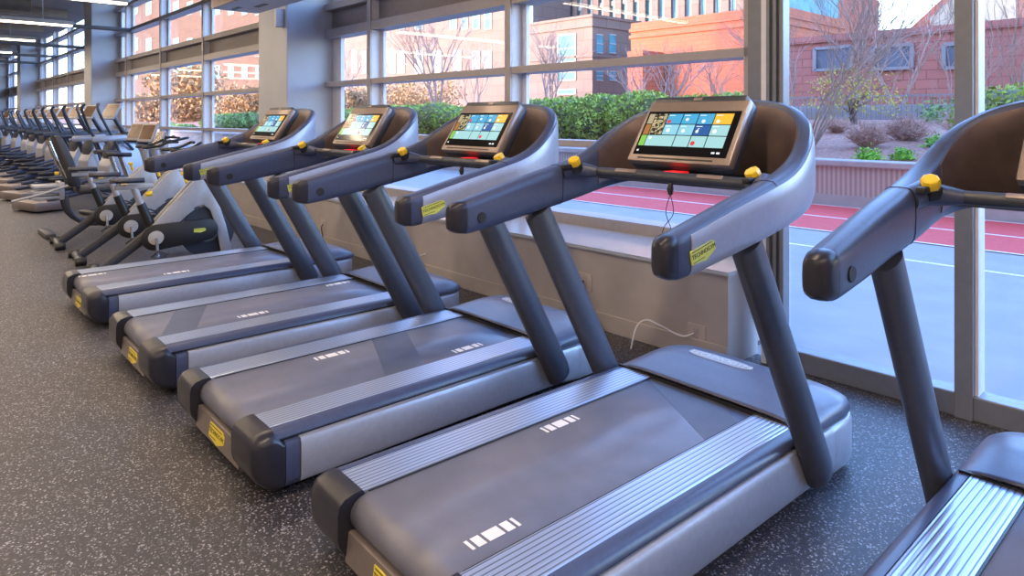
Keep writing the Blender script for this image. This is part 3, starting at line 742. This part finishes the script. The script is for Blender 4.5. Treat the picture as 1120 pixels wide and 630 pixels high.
MB().tube([(.16, -.1, .58), (.17, -.35, .5), (.17, -.62, .44)], .014, 8).build('side_grip', 'silver_lt', R)
for s in (-1, 1): MB().tube(smooth_path([(s*.12, -.12, .46), (s*.13, -.08, .28), (s*.13, .05, .14), (s*.13, .3, .11), (s*.1, .9, .12)], 5), .028, 10).build('frame_tube', 'slate_dk', R)
for y_ in (-.28, .9): MB().box(-.30, .30, y_-.05, y_+.05, 0, .06, .02).build('floor_foot', 'slate_dk', R)
MB().prism([(.55, .12), (1.1, .12), (1.18, .5), (1.0, .72), (.75, .6), (.5, .32)], 'x', -.1, .1, .03).build('drive_housing', 'slate_dk', R)
MB().tube([(0, 1.0, .7), (0, .92, 1.0)], .035, 10).build('mast', 'silver_lt', R)
idle_console(R, (0, .86, 1.08), .3, .24, .35)
for s, dz in ((1, -1), (-1, 1)):
    MB().tube([(s*.12, .62, .42), (s*.13, .62, .42+dz*.15)], .014, 8).build('crank_arm', 'chrome', R)
    MB().box(s*.18-.05, s*.18+.05, .58, .68, .42+dz*.15-.014, .42+dz*.15+.014, .006).build('pedal', 'black', R)
MB().cyl((.05, -.17, .72), (.05, -.21, .72), .022, 10, .005).build('adjusting_knob', 'yellow', R)
tag(R, 'recumbent bike with tall dark backrest and slotted silver plate', 'exercise bike')

def make_trainer(hm_='slate_dk'):
    R = empty('cross_trainer')
    MB().prism(round_slab(.35, .78, .30, .45, .36, .30, 16), 'x', -.14, .14, .03).build('drum_housing', 'slate_dk', R)
    MB().prism([(-.05, .12), (.6, .12), (.6, .5), (.35, .95), (.1, .95), (-.05, .6)], 'x', -.175, .175, .02).build('side_panel', 'silver', R)
    MB().box(-.36, .36, -1.15, -.70, .02, .15, .03).build('rear_platform', 'bronze2', R)
    MB().box(-.30, .30, .45, .8, 0, .12, .02).build('front_foot', 'slate_dk', R)
    for s in (-1, 1):
        MB().tube([(s*.27, -.95, .17), (s*.25, .05, .30)], .03, 8).build('track_rail', 'slate_dk', R)
        MB().box(s*.22-.08, s*.22+.08, -.65, -.25, .30, .34, .012).build('foot_plate', 'black', R)
        MB().tube([(s*.22, -.7, .24), (s*.24, .2, .45)], .026, 8).build('pedal_arm', 'slate', R)
        MB().tube(smooth_path([(s*.26, .15, .5), (s*.28, .0, .95), (s*.27, -.15, 1.25), (s*.24, -.25, 1.5), (s*.2, -.22, 1.58)], 5), .022, 8).build('moving_handle', 'slate_dk', R)
        MB().tube([(s*.30, -.36, 1.03), (s*.30, -.34, 1.03), (s*.30, .12, 1.05), (s*.30, .15, 1.05)], [.03, .048, .048, .03], 12, flat=.5).build('fixed_handrail', hm_, R)
        MB().tube([(s*.28, .1, 1.03), (s*.2, .3, .85)], .022, 8).build('rail_bracket', 'slate_dk', R)
    MB().tube([(0, .35, 1.0), (0, .18, 1.25), (0, .08, 1.42)], [.05, .035, .03], 10).build('mast', 'slate_dk', R)
    idle_console(R, (0, .05, 1.47), .40, .28, .5)
    return R
tr = None
tx_ = [(-12.6, 2.44), (-14.3, 2.45), (-15.9, 2.5), (-17.5, 2.55), (-19.2, 2.6), (-21.0, 2.65), (-23.0, 2.7), (-25.2, 2.8), (-27.6, 2.8), (-30.2, 2.8)]
ordn = ['nearest cross trainer with a big dark drum beside the upright bikes'] + ['cross trainer with tilted console, %s behind the nearest one' % q for q in ('first', 'second', 'third', 'fourth', 'fifth', 'sixth', 'seventh', 'eighth', 'ninth', 'tenth')]
for i, (x, y) in enumerate(tx_):
    R_ = make_trainer('silver_lt') if i == 0 else make_trainer() if i == 1 else copy_tree(tr)
    if i == 1: tr = R_
    R_.location = (x, y, 0); R_.rotation_euler = (0, 0, .28); tag(R_, ordn[i], 'cross trainer', 'cross trainers along the far windows')

# ================================================================== OUTDOORS
ct, st_ = math.cos(TH), math.sin(TH)
def X_at(u_, y):                       # x where the sight line through column u meets the plane y
    q = (u_-CX_PX)/F_PX; return y*(-st_+q*ct)/(ct+q*st_)
def Z_at(u_, v_, y):
    q = (u_-CX_PX)/F_PX; return CAM_H+(Y0_PX-v_)/F_PX*y/(ct+q*st_)
struct(MB().prism([(-260, 4.12), (-2.09, 4.12), (-2.09, YS+.08), (60, YS+.08), (60, 11), (-260, 11)], 'z', -.3, -.02).build('ground', 'pave', smooth=False))
tk = MB().box(-8.9, 30, 8.2, 10.66, -.02, -.012).build('running_track', 'track', smooth=False); struct(tk)
for y_ in (8.2, 9.36, 10.6): MB().box(-8.9, 30, y_-.025, y_+.025, -.012, -.009).build('lane_line', 'line', tk, smooth=False)
MB().box(-30, 30, 7.1, 7.16, -.02, -.016).build('paving_joint', 'line', tk, smooth=False)
pw = MB().box(-80, 30, 10.75, 11.0, -.1, .62).build('planter_wall', 'ribbed', smooth=False); struct(pw)
MB().box(-80, 30, 10.68, 11.08, .60, .70, .02).build('wall_cap', 'conc', pw, smooth=False)
MB().box(-80, 30, 10.72, 10.76, -.1, .15).build('wall_base', 'conc', pw, smooth=False)
def slope(a, b):
    x = -260+340*a; y = 11+ (b**1.6)*140
    z = .58+min(1, max(0, (y-11)/9))*.72 + .06*math.sin(x*1.3+y)*min(1, (y-11)/3) * (1 if y < 20 else 0)
    return (x, y, z-(0 if y < 120 else 1))
struct(MB().grid(slope, 160, 50).build('planting_bed', 'mulch'))

def leaves(mb, pts, size, rnd, squash=1):
    for p in pts:
        a = Vector((rnd.gauss(0, 1), rnd.gauss(0, 1), rnd.gauss(0, 1)*squash+.3)).normalized(); b = a.orthogonal().normalized(); c = a.cross(b); t = rnd.random()*6.28
        b, c = b*math.cos(t)+c*math.sin(t), c*math.cos(t)-b*math.sin(t); s = size*(.6+.8*rnd.random()); p = Vector(p)
        mb.quad(p-b*s, p-c*s*.5, p+b*s, p+c*s*.5)
def hedge(x0, x1, y, z0, z1, dep, n, size, lab, m='leaf', core='leafdk', seed=1, name='hedge', cat='hedge'):
    rnd = random.Random(seed); R = empty(name, ((x0+x1)/2, y, z0)); L = x1-x0; blobs = []
    k = max(1, int(L/1.1)); cm = MB()
    for i in range(k):
        bx_ = -L/2+L*(i+.5)/k+rnd.uniform(-.2, .2); bz = rnd.uniform(.85, 1.05)
        blobs.append((bx_, rnd.uniform(-.15, .15)*dep, L/k*.75, dep*.5, (z1-z0)*bz))
    for (cx_, cy_, a, b, h) in blobs:
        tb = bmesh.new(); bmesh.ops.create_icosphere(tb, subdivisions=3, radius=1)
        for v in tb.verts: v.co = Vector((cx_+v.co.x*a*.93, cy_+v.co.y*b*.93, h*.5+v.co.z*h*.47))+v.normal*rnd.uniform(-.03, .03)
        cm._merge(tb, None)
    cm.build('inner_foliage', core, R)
    lm = MB(); pts = []
    for i in range(n):
        cx_, cy_, a, b, h = rnd.choice(blobs); d = Vector((rnd.gauss(0, 1), rnd.gauss(0, 1)-.3, rnd.gauss(0, 1))).normalized(); q = rnd.uniform(.90, 1.08)
        pts.append((cx_+d.x*a*q, cy_+d.y*b*q, h*.5+d.z*h*.5*q))
    leaves(lm, pts, size, rnd); lm.build('leaves', m, R, smooth=False)
    return tag(R, lab, cat)
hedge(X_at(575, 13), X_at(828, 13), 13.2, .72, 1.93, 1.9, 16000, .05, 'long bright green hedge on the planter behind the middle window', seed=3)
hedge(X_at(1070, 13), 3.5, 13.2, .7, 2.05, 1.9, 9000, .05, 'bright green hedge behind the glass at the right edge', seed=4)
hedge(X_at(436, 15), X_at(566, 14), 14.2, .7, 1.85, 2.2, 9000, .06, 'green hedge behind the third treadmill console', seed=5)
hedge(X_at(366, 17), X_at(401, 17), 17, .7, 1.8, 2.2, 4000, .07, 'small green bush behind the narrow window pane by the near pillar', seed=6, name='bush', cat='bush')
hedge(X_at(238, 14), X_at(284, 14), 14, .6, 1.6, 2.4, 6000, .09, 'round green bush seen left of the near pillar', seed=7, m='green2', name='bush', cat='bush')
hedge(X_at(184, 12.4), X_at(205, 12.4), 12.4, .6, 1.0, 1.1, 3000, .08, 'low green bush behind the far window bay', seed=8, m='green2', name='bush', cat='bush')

def crown(u_, y, z0, z1, wd, m, n, size, lab, seed, cat='tree', name='leafy_tree'):
    rnd = random.Random(seed); x = X_at(u_, y); R = empty(name, (x, y, .9))
    t = MB(); t.tube([(0, 0, -.4), (.1, 0, (z0-.9)*.6), (0, 0, z1-1.6)], [.12, .09, .03], 7)
    for k in range(9):
        a = rnd.random()*6.28; h = rnd.uniform(.3, .9)*(z1-1.2); t.tube([(0, 0, h*.6), (wd*.4*math.cos(a), wd*.4*math.sin(a), h)], [.04, .012], 5)
    t.build('trunk', 'bark', R)
    pts = []; bl = [(rnd.uniform(-.5, .5)*wd, rnd.uniform(-.4, .4)*wd, rnd.uniform(z0, z1)-.9, rnd.uniform(.25, .45)*wd) for _ in range(14)]
    for i in range(n):
        b = rnd.choice(bl); d = Vector((rnd.gauss(0, 1), rnd.gauss(0, 1), rnd.gauss(0, 1))).normalized()*b[3]*rnd.random()**.4
        pts.append((b[0]+d.x, b[1]+d.y, max(.0, b[2]+d.z*.8)))
    lm = MB(); leaves(lm, pts, size, rnd); lm.build('foliage', m, R, smooth=False)
    return tag(R, lab, cat)
crown(268, 19, 1.2, 2.8, 4.0, 'gold', 5000, .13, 'pale golden bush behind the green bush left of the near pillar', 21)
crown(203, 17, 1.0, 4.6, 5.0, 'gold', 5000, .16, 'sunlit golden tree in the middle of the far window bay', 22)
crown(168, 17, 1.0, 2.9, 4, 'gold', 3500, .18, 'sunlit golden bush at the left of the far window bay', 23, 'bush', 'golden_bush')
crown(445, 31, 1.4, 3.6, 6, 'gold', 6000, .12, 'sunlit orange bush behind the hedge of the third treadmill', 24, 'bush', 'orange_bush')
crown(380, 21.5, 1.1, 2.6, 3.0, 'gold', 4000, .14, 'sunlit orange bush behind the narrow pane by the near pillar', 27, 'bush', 'orange_bush')
crown(930, 18.4, 1.6, 2.75, 2.2, 'ochre', 900, .045, 'sparse yellow flowering shrub in front of the red brick wall', 25, 'bush', 'yellow_shrub')
crown(1046, 19.6, 1.3, 1.9, 1.0, 'green2', 900, .05, 'sparse green shrub below the low brick building', 26, 'bush', 'green_shrub')

def bare_tree(u_, y, z0, h, spread, lab, seed, lean=0, stems=4, depth=5, r0=.05, m='twig'):
    rnd = random.Random(seed); R = MB(); x = X_at(u_, y)
    def grow(p, d, L, r, k):
        q = p+d*L*.5+Vector((rnd.uniform(-1, 1), rnd.uniform(-1, 1), 0))*L*.05; e = p+d*L
        R.tube([p, q, e], [r, r*.85, r*.7], 5 if k > 2 else 3, cap=False)
        if k == 0: return
        for _ in range(rnd.choice((2, 2, 3))):
            nd = (d+Vector((rnd.gauss(0, 1), rnd.gauss(0, 1), rnd.gauss(0, .6)))*spread+Vector((0, 0, .12))).normalized()
            grow(e, nd, L*rnd.uniform(.6, .85), r*.62, k-1)
        if k > 1 and rnd.random() < .6:
            nd = (d+Vector((rnd.gauss(0, 1), rnd.gauss(0, 1), .1))*spread*1.4).normalized(); grow(q, nd, L*.5, r*.4, k-2)
    for s in range(stems):
        d = Vector((rnd.uniform(-.5, .5)+lean, rnd.uniform(-.3, .3), 1)).normalized(); grow(Vector((rnd.uniform(-.1, .1), rnd.uniform(-.1, .1), 0)), d, h*.30, r0, depth)
    o = R.build('bare_tree', m); o.location = (x, y, z0); return tag(o, lab, 'tree')
bare_tree(884, 13.4, .8, 3.4, .33, 'large bare many-stemmed tree leaning right behind the storefront glass', 31, lean=.15, stems=7, depth=6, r0=.024)
bare_tree(864, 19.2, 1.1, 3.8, .3, 'bare upright tree close to the fluted window post', 32, lean=-.1, stems=5, depth=6, r0=.025)
bare_tree(1108, 16.3, .9, 3.8, .3, 'bare tree behind the hedge at the right edge', 33, stems=6, lean=.1, depth=6, r0=.026)
bare_tree(1052, 22, 1.1, 3.2, .35, 'bare twiggy tree in front of the brick wall windows', 34, stems=5, depth=4, r0=.03)
bare_tree(735, 24, 1.2, 3.8, .38, 'bare fan-shaped tree before the orange brick block', 35, stems=6, depth=4, r0=.05)
bare_tree(790, 27, 1.2, 3.6, .4, 'bare tree before the right end of the orange brick block', 36, stems=5, depth=4, r0=.045)
bare_tree(602, 26, 1.2, 5.4, .34, 'bare tree in front of the pink granite corner', 37, stems=5, depth=5, r0=.06)
bare_tree(700, 30, 1.2, 4.2, .4, 'low bare tree between the granite corner and the brick block', 38, stems=5, depth=4, r0=.05)
bare_tree(478, 22, 1.1, 6.5, .33, 'tall bare tree in front of the left granite building', 39, stems=4, depth=5, r0=.08)
bare_tree(520, 29, 1.1, 6.0, .33, 'bare tree right of the middle in front of the left granite building', 40, stems=4, depth=5, r0=.07)
bare_tree(386, 24, 1.1, 6.5, .3, 'bare tree seen through the narrow pane by the near pillar', 41, stems=3, depth=5, r0=.08)
bare_tree(940, 22, 1.2, 6.0, .33, 'tall bare tree before the sky above the low brick building', 42, stems=4, depth=5, r0=.05)
bare_tree(985, 26.0, 1.2, 6.0, .36, 'tall bare tree left of the pale gabled building', 43, stems=4, depth=5, r0=.05)

def shrub(u_, v_, y, wd, h, m, lab, seed, n=900):
    rnd = random.Random(seed); R = MB(); x = X_at(u_, y)
    for k in range(n):
        a = rnd.random()*6.28; e = rnd.uniform(.1, 1)**.7; d = Vector((math.cos(a)*wd*e, math.sin(a)*wd*e, h*math.sqrt(max(.02, 1-e*e*.8))*rnd.uniform(.7, 1.1)))
        if k % 6 == 0:
            d *= .8; q = d*.5+Vector((rnd.gauss(0, .05), rnd.gauss(0, .05), .04)); R.tube([(0, 0, 0), q, d], [.010, .007, .004], 4, cap=False); tips = [q, q*.5+d*.5, d]
        b0 = rnd.choice(tips); dd = Vector((rnd.gauss(0, 1), rnd.gauss(0, 1), rnd.gauss(.5, .7))).normalized()*rnd.uniform(.12, .3)*h*1.1
        R.tube([b0, b0+dd*.5+Vector((rnd.gauss(0, .012), rnd.gauss(0, .012), 0)), b0+dd], [.005, .004, .002], 3, cap=False)
    o = R.build('twiggy_shrub', m); q = min(1, (y-11)/9); o.location = (x, y, .58+q*.72-.03); return tag(o, lab, 'bush')
shrub(948, 140, 13.4, .5, .62, 'brownshrub', 'brown twiggy shrub in the middle of the mulch bed', 51)
shrub(990, 135, 14.7, .65, .62, 'brownshrub', 'wider brown shrub behind the twiggy one on the mulch bed', 52, 1300)
shrub(868, 145, 13.0, .35, .55, 'brownshrub', 'small brown shrub at the foot of the fluted post view', 53)
shrub(1053, 118, 15.9, .7, .7, 'brownshrub', 'brown shrub close to the second glass post', 54, 500)
shrub(915, 125, 16.2, .5, .5, 'brownshrub', 'brown shrub under the leaning bare tree', 57, 500)
def tuft(u_, y, wd, h, lab, seed):
    rnd = random.Random(seed); R = MB(); q = min(1, (y-11)/9)
    pts = [(rnd.gauss(0, wd*.26), rnd.gauss(0, wd*.26), abs(rnd.gauss(0, h*.5))) for _ in range(420)]
    leaves(R, pts, .035, rnd); o = R.build('grass_tuft', 'fresh', smooth=False); o.location = (X_at(u_, y), y, .58+q*.72); return tag(o, lab, 'plant')
tuft(950, 11.9, .36, .16, 'fresh green tuft by the planter edge, larger one', 61)
tuft(988, 12.1, .26, .16, 'fresh green tuft by the planter edge, smaller one', 62)
tuft(1026, 13.9, .4, .22, 'fresh green tuft higher on the mulch bed', 63)

# fence with pickets
fx0, fx1, fy = X_at(855, 21), X_at(1075, 21), 21
fn = empty('metal_fence', (fx0, fy, 1.2)); mb = MB(); L = fx1-fx0
for z_ in (.05, .78): mb.box(0, L, -.02, .02, z_, z_+.04)
mb.build('rail', 'greyfence', fn, smooth=False)
mb = MB(); k = 0
while k*.14 < L: mb.box(k*.14, k*.14+.03, -.012, .012, 0, .84); k += 1
mb.build('pickets', 'greyfence', fn, smooth=False)['kind'] = 'stuff'
MB().box(-.5, L, .3, .6, -.2, .55).build('low_wall', 'conc', fn, smooth=False)
tag(fn, 'grey picket fence in front of the low brick building', 'fence')

# buildings
def building(name, x0, x1, y0, y1, z0, z1, m, lab, wins=(), side_wins=(), courses=()):
    R = empty(name, ((x0+x1)/2, y0, 0)); ox = (x0+x1)/2
    MB().box(x0-ox, x1-ox, 0, y1-y0, z0, z1).build('wall', m, R, smooth=False)
    for z_ in courses: MB().box(x0-ox-.12, x1-ox+.12, -.12, y1-y0+.12, z_, z_+.28).build('cornice', m, R, smooth=False)
    for (a, b, c, d, wm) in wins:
        xa, xb = X_at(a, y0)-ox, X_at(b, y0)-ox; za, zb = Z_at((a+b)/2, d, y0), Z_at((a+b)/2, c, y0)
        wn = MB().box(xa, xb, -.06, .02, za, zb).build('window', wm, R, smooth=False); f = MB(); n = max(1, round((xb-xa)/1.7)); k = max(1, round((zb-za)/1.6))
        for i in range(n+1): xx = xa+(xb-xa)*i/n; f.box(xx-.07, xx+.07, -.12, .0, za, zb)
        for i in range(k+1): zz = za+(zb-za)*i/k; f.box(xa, xb, -.12, .0, zz-.06, zz+.06)
        f.build('window_frame', 'mullion_w' if wm == 'winblue' else 'greyfence', wn, smooth=False)
    for (ya, yb, za, zb, wm) in side_wins:
        wn = MB().box(x1-ox-.02, x1-ox+.06, ya-y0, yb-y0, za, zb).build('window', wm, R, smooth=False)
        f = MB()
        for zz in (za, (za+zb)/2, zb): f.box(x1-ox, x1-ox+.12, ya-y0, yb-y0, zz-.05, zz+.05)
        f.build('window_frame', 'mullion_w', wn, smooth=False)
    return tag(R, lab, 'building')
B = 'winblue'
wl = []
for (a, b) in [(360, 366), (371, 377), (386, 391), (396, 401), (427, 434), (437, 443), (455, 463), (493, 500), (506, 512), (518, 525), (531, 538), (562, 569)]: wl += [(a, b, 8, 32, B)]
for (a, b) in [(362, 372), (386, 391), (396, 401), (427, 433), (436, 443), (455, 463), (475, 483), (497, 505), (518, 525), (529, 538), (560, 568)]: wl += [(a, b, 56, 80, 'windark')]
for (a, b) in [(427, 434), (437, 443), (493, 500), (506, 512), (518, 525), (531, 538)]: wl += [(a, b, -30, -4, B)]
building('granite_building', X_at(330, 52), X_at(577, 52), 52, 59, 0, 30, 'granite', 'long pink granite office building behind the left windows', wl)
cx_ = X_at(648, 50)
sw_ = []
def yside(u_, x): q = (u_-CX_PX)/F_PX; return x*(ct+q*st_)/(-st_+q*ct)
for (a, b) in [(652, 659), (666, 673)]:
    ya, yb = yside(a, cx_), yside(b, cx_)
    for (c, d) in [(38, 58), (78, 88)]:
        q = ((a+b)/2-CX_PX)/F_PX; dd = (ya+yb)/2/(ct+q*st_); sw_.append((ya, yb, CAM_H+(Y0_PX-d)/F_PX*dd, CAM_H+(Y0_PX-c)/F_PX*dd, B))
building('granite_annex', X_at(566, 50), cx_, 50, yside(700, cx_), 0, 11.6, 'granite', 'lower pink granite corner with tall windows behind the middle window',
         [(577, 583, 5, 25, B), (611, 630, 38, 68, B), (611, 630, 79, 88, B), (611, 630, 98, 103, B)], sw_, courses=(11.35, 10.4, 7.4))
x0_, x1_ = X_at(560, 60), X_at(830, 60)
R = building('office_tower', x0_, x1_, 60, 78, 0, 26, 'winblue', 'tall glass office block with tan pilasters above the brick block')
f = MB(); L = x1_-x0_
for i in range(22): xx = -L/2+L*i/21; f.box(xx-.45, xx+.45, -.5, .1, 9, 26)
f.build('pilasters', 'granite', R, smooth=False)
f = MB()
for zz in (11, 14.5, 18, 21.5, 25): f.box(-L/2, L/2, -.2, .1, zz-.25, zz+.25)
for i in range(63): xx = -L/2+L*i/62; f.box(xx-.08, xx+.08, -.15, .1, 9, 26)
f.build('floor_bands', 'mullion_w', R, smooth=False)
building('brick_block', X_at(690, 45), X_at(852, 45), 45, 56, 0, 9.3, 'brick', 'tall plain orange brick block behind the middle window', courses=(8.55, 8.0))
building('brick_step', X_at(686, 42), X_at(703, 42), 42, 44.7, 0, 6.6, 'brick', 'lower brick step at the left end of the orange block')
building('low_brick_building', X_at(846, 28), 16, 28, 40, 0, 4.75, 'brick2', 'low red brick building behind the bare trees',
         [(892, 932, 52, 76, 'windark'), (955, 998, 50, 75, 'windark'), (1033, 1061, 48, 74, 'windark')], courses=(4.5,))
building('roof_plant', X_at(1025, 33), X_at(1058, 33), 33, 36, 4, 5.4, 'greyfence', 'grey roof unit on the low brick building')
building('brick_tower', X_at(856, 80), X_at(908, 80), 80, 95, 0, 17, 'brick', 'sunlit brick building far behind the leaning bare tree')
# pale gabled building
R = empty('gabled_building', (X_at(1040, 100), 100, 0)); xa = X_at(990, 100)-R.location.x; xb = X_at(1110, 100)-R.location.x
MB().prism([(xa, 0), (xa, 13.2), (xb, 24.5), (xb, 0)], 'y', .5, 20).build('wall', 'brick', R, smooth=False)
xc = X_at(1017, 100)-R.location.x
MB().prism([(xc, 0), (xc, 14.6), (xb, 23.6), (xb, 0)], 'y', 0, .6).build('pale_panel', 'cream', R, smooth=False)
tag(R, 'pale sunlit gabled building under a sloping red roof line', 'building')
# hazy sunlit facades behind the far bays
building('far_office_building', X_at(130, 52), X_at(327, 52), 52, 60, 0, 42, 'granite_far', 'sunlit granite building behind the far window bays',
         [(a, a+6, c, c+14, B) for a in range(130, 290, 15) for c in (2, 42, 72)])
# unseen upper storeys added over the gym, sized to shade track and planting
struct(MB().box(-43, 30, -14, 3.9, ZC+.3, 22).build('upper_shade_block', 'conc', smooth=False))
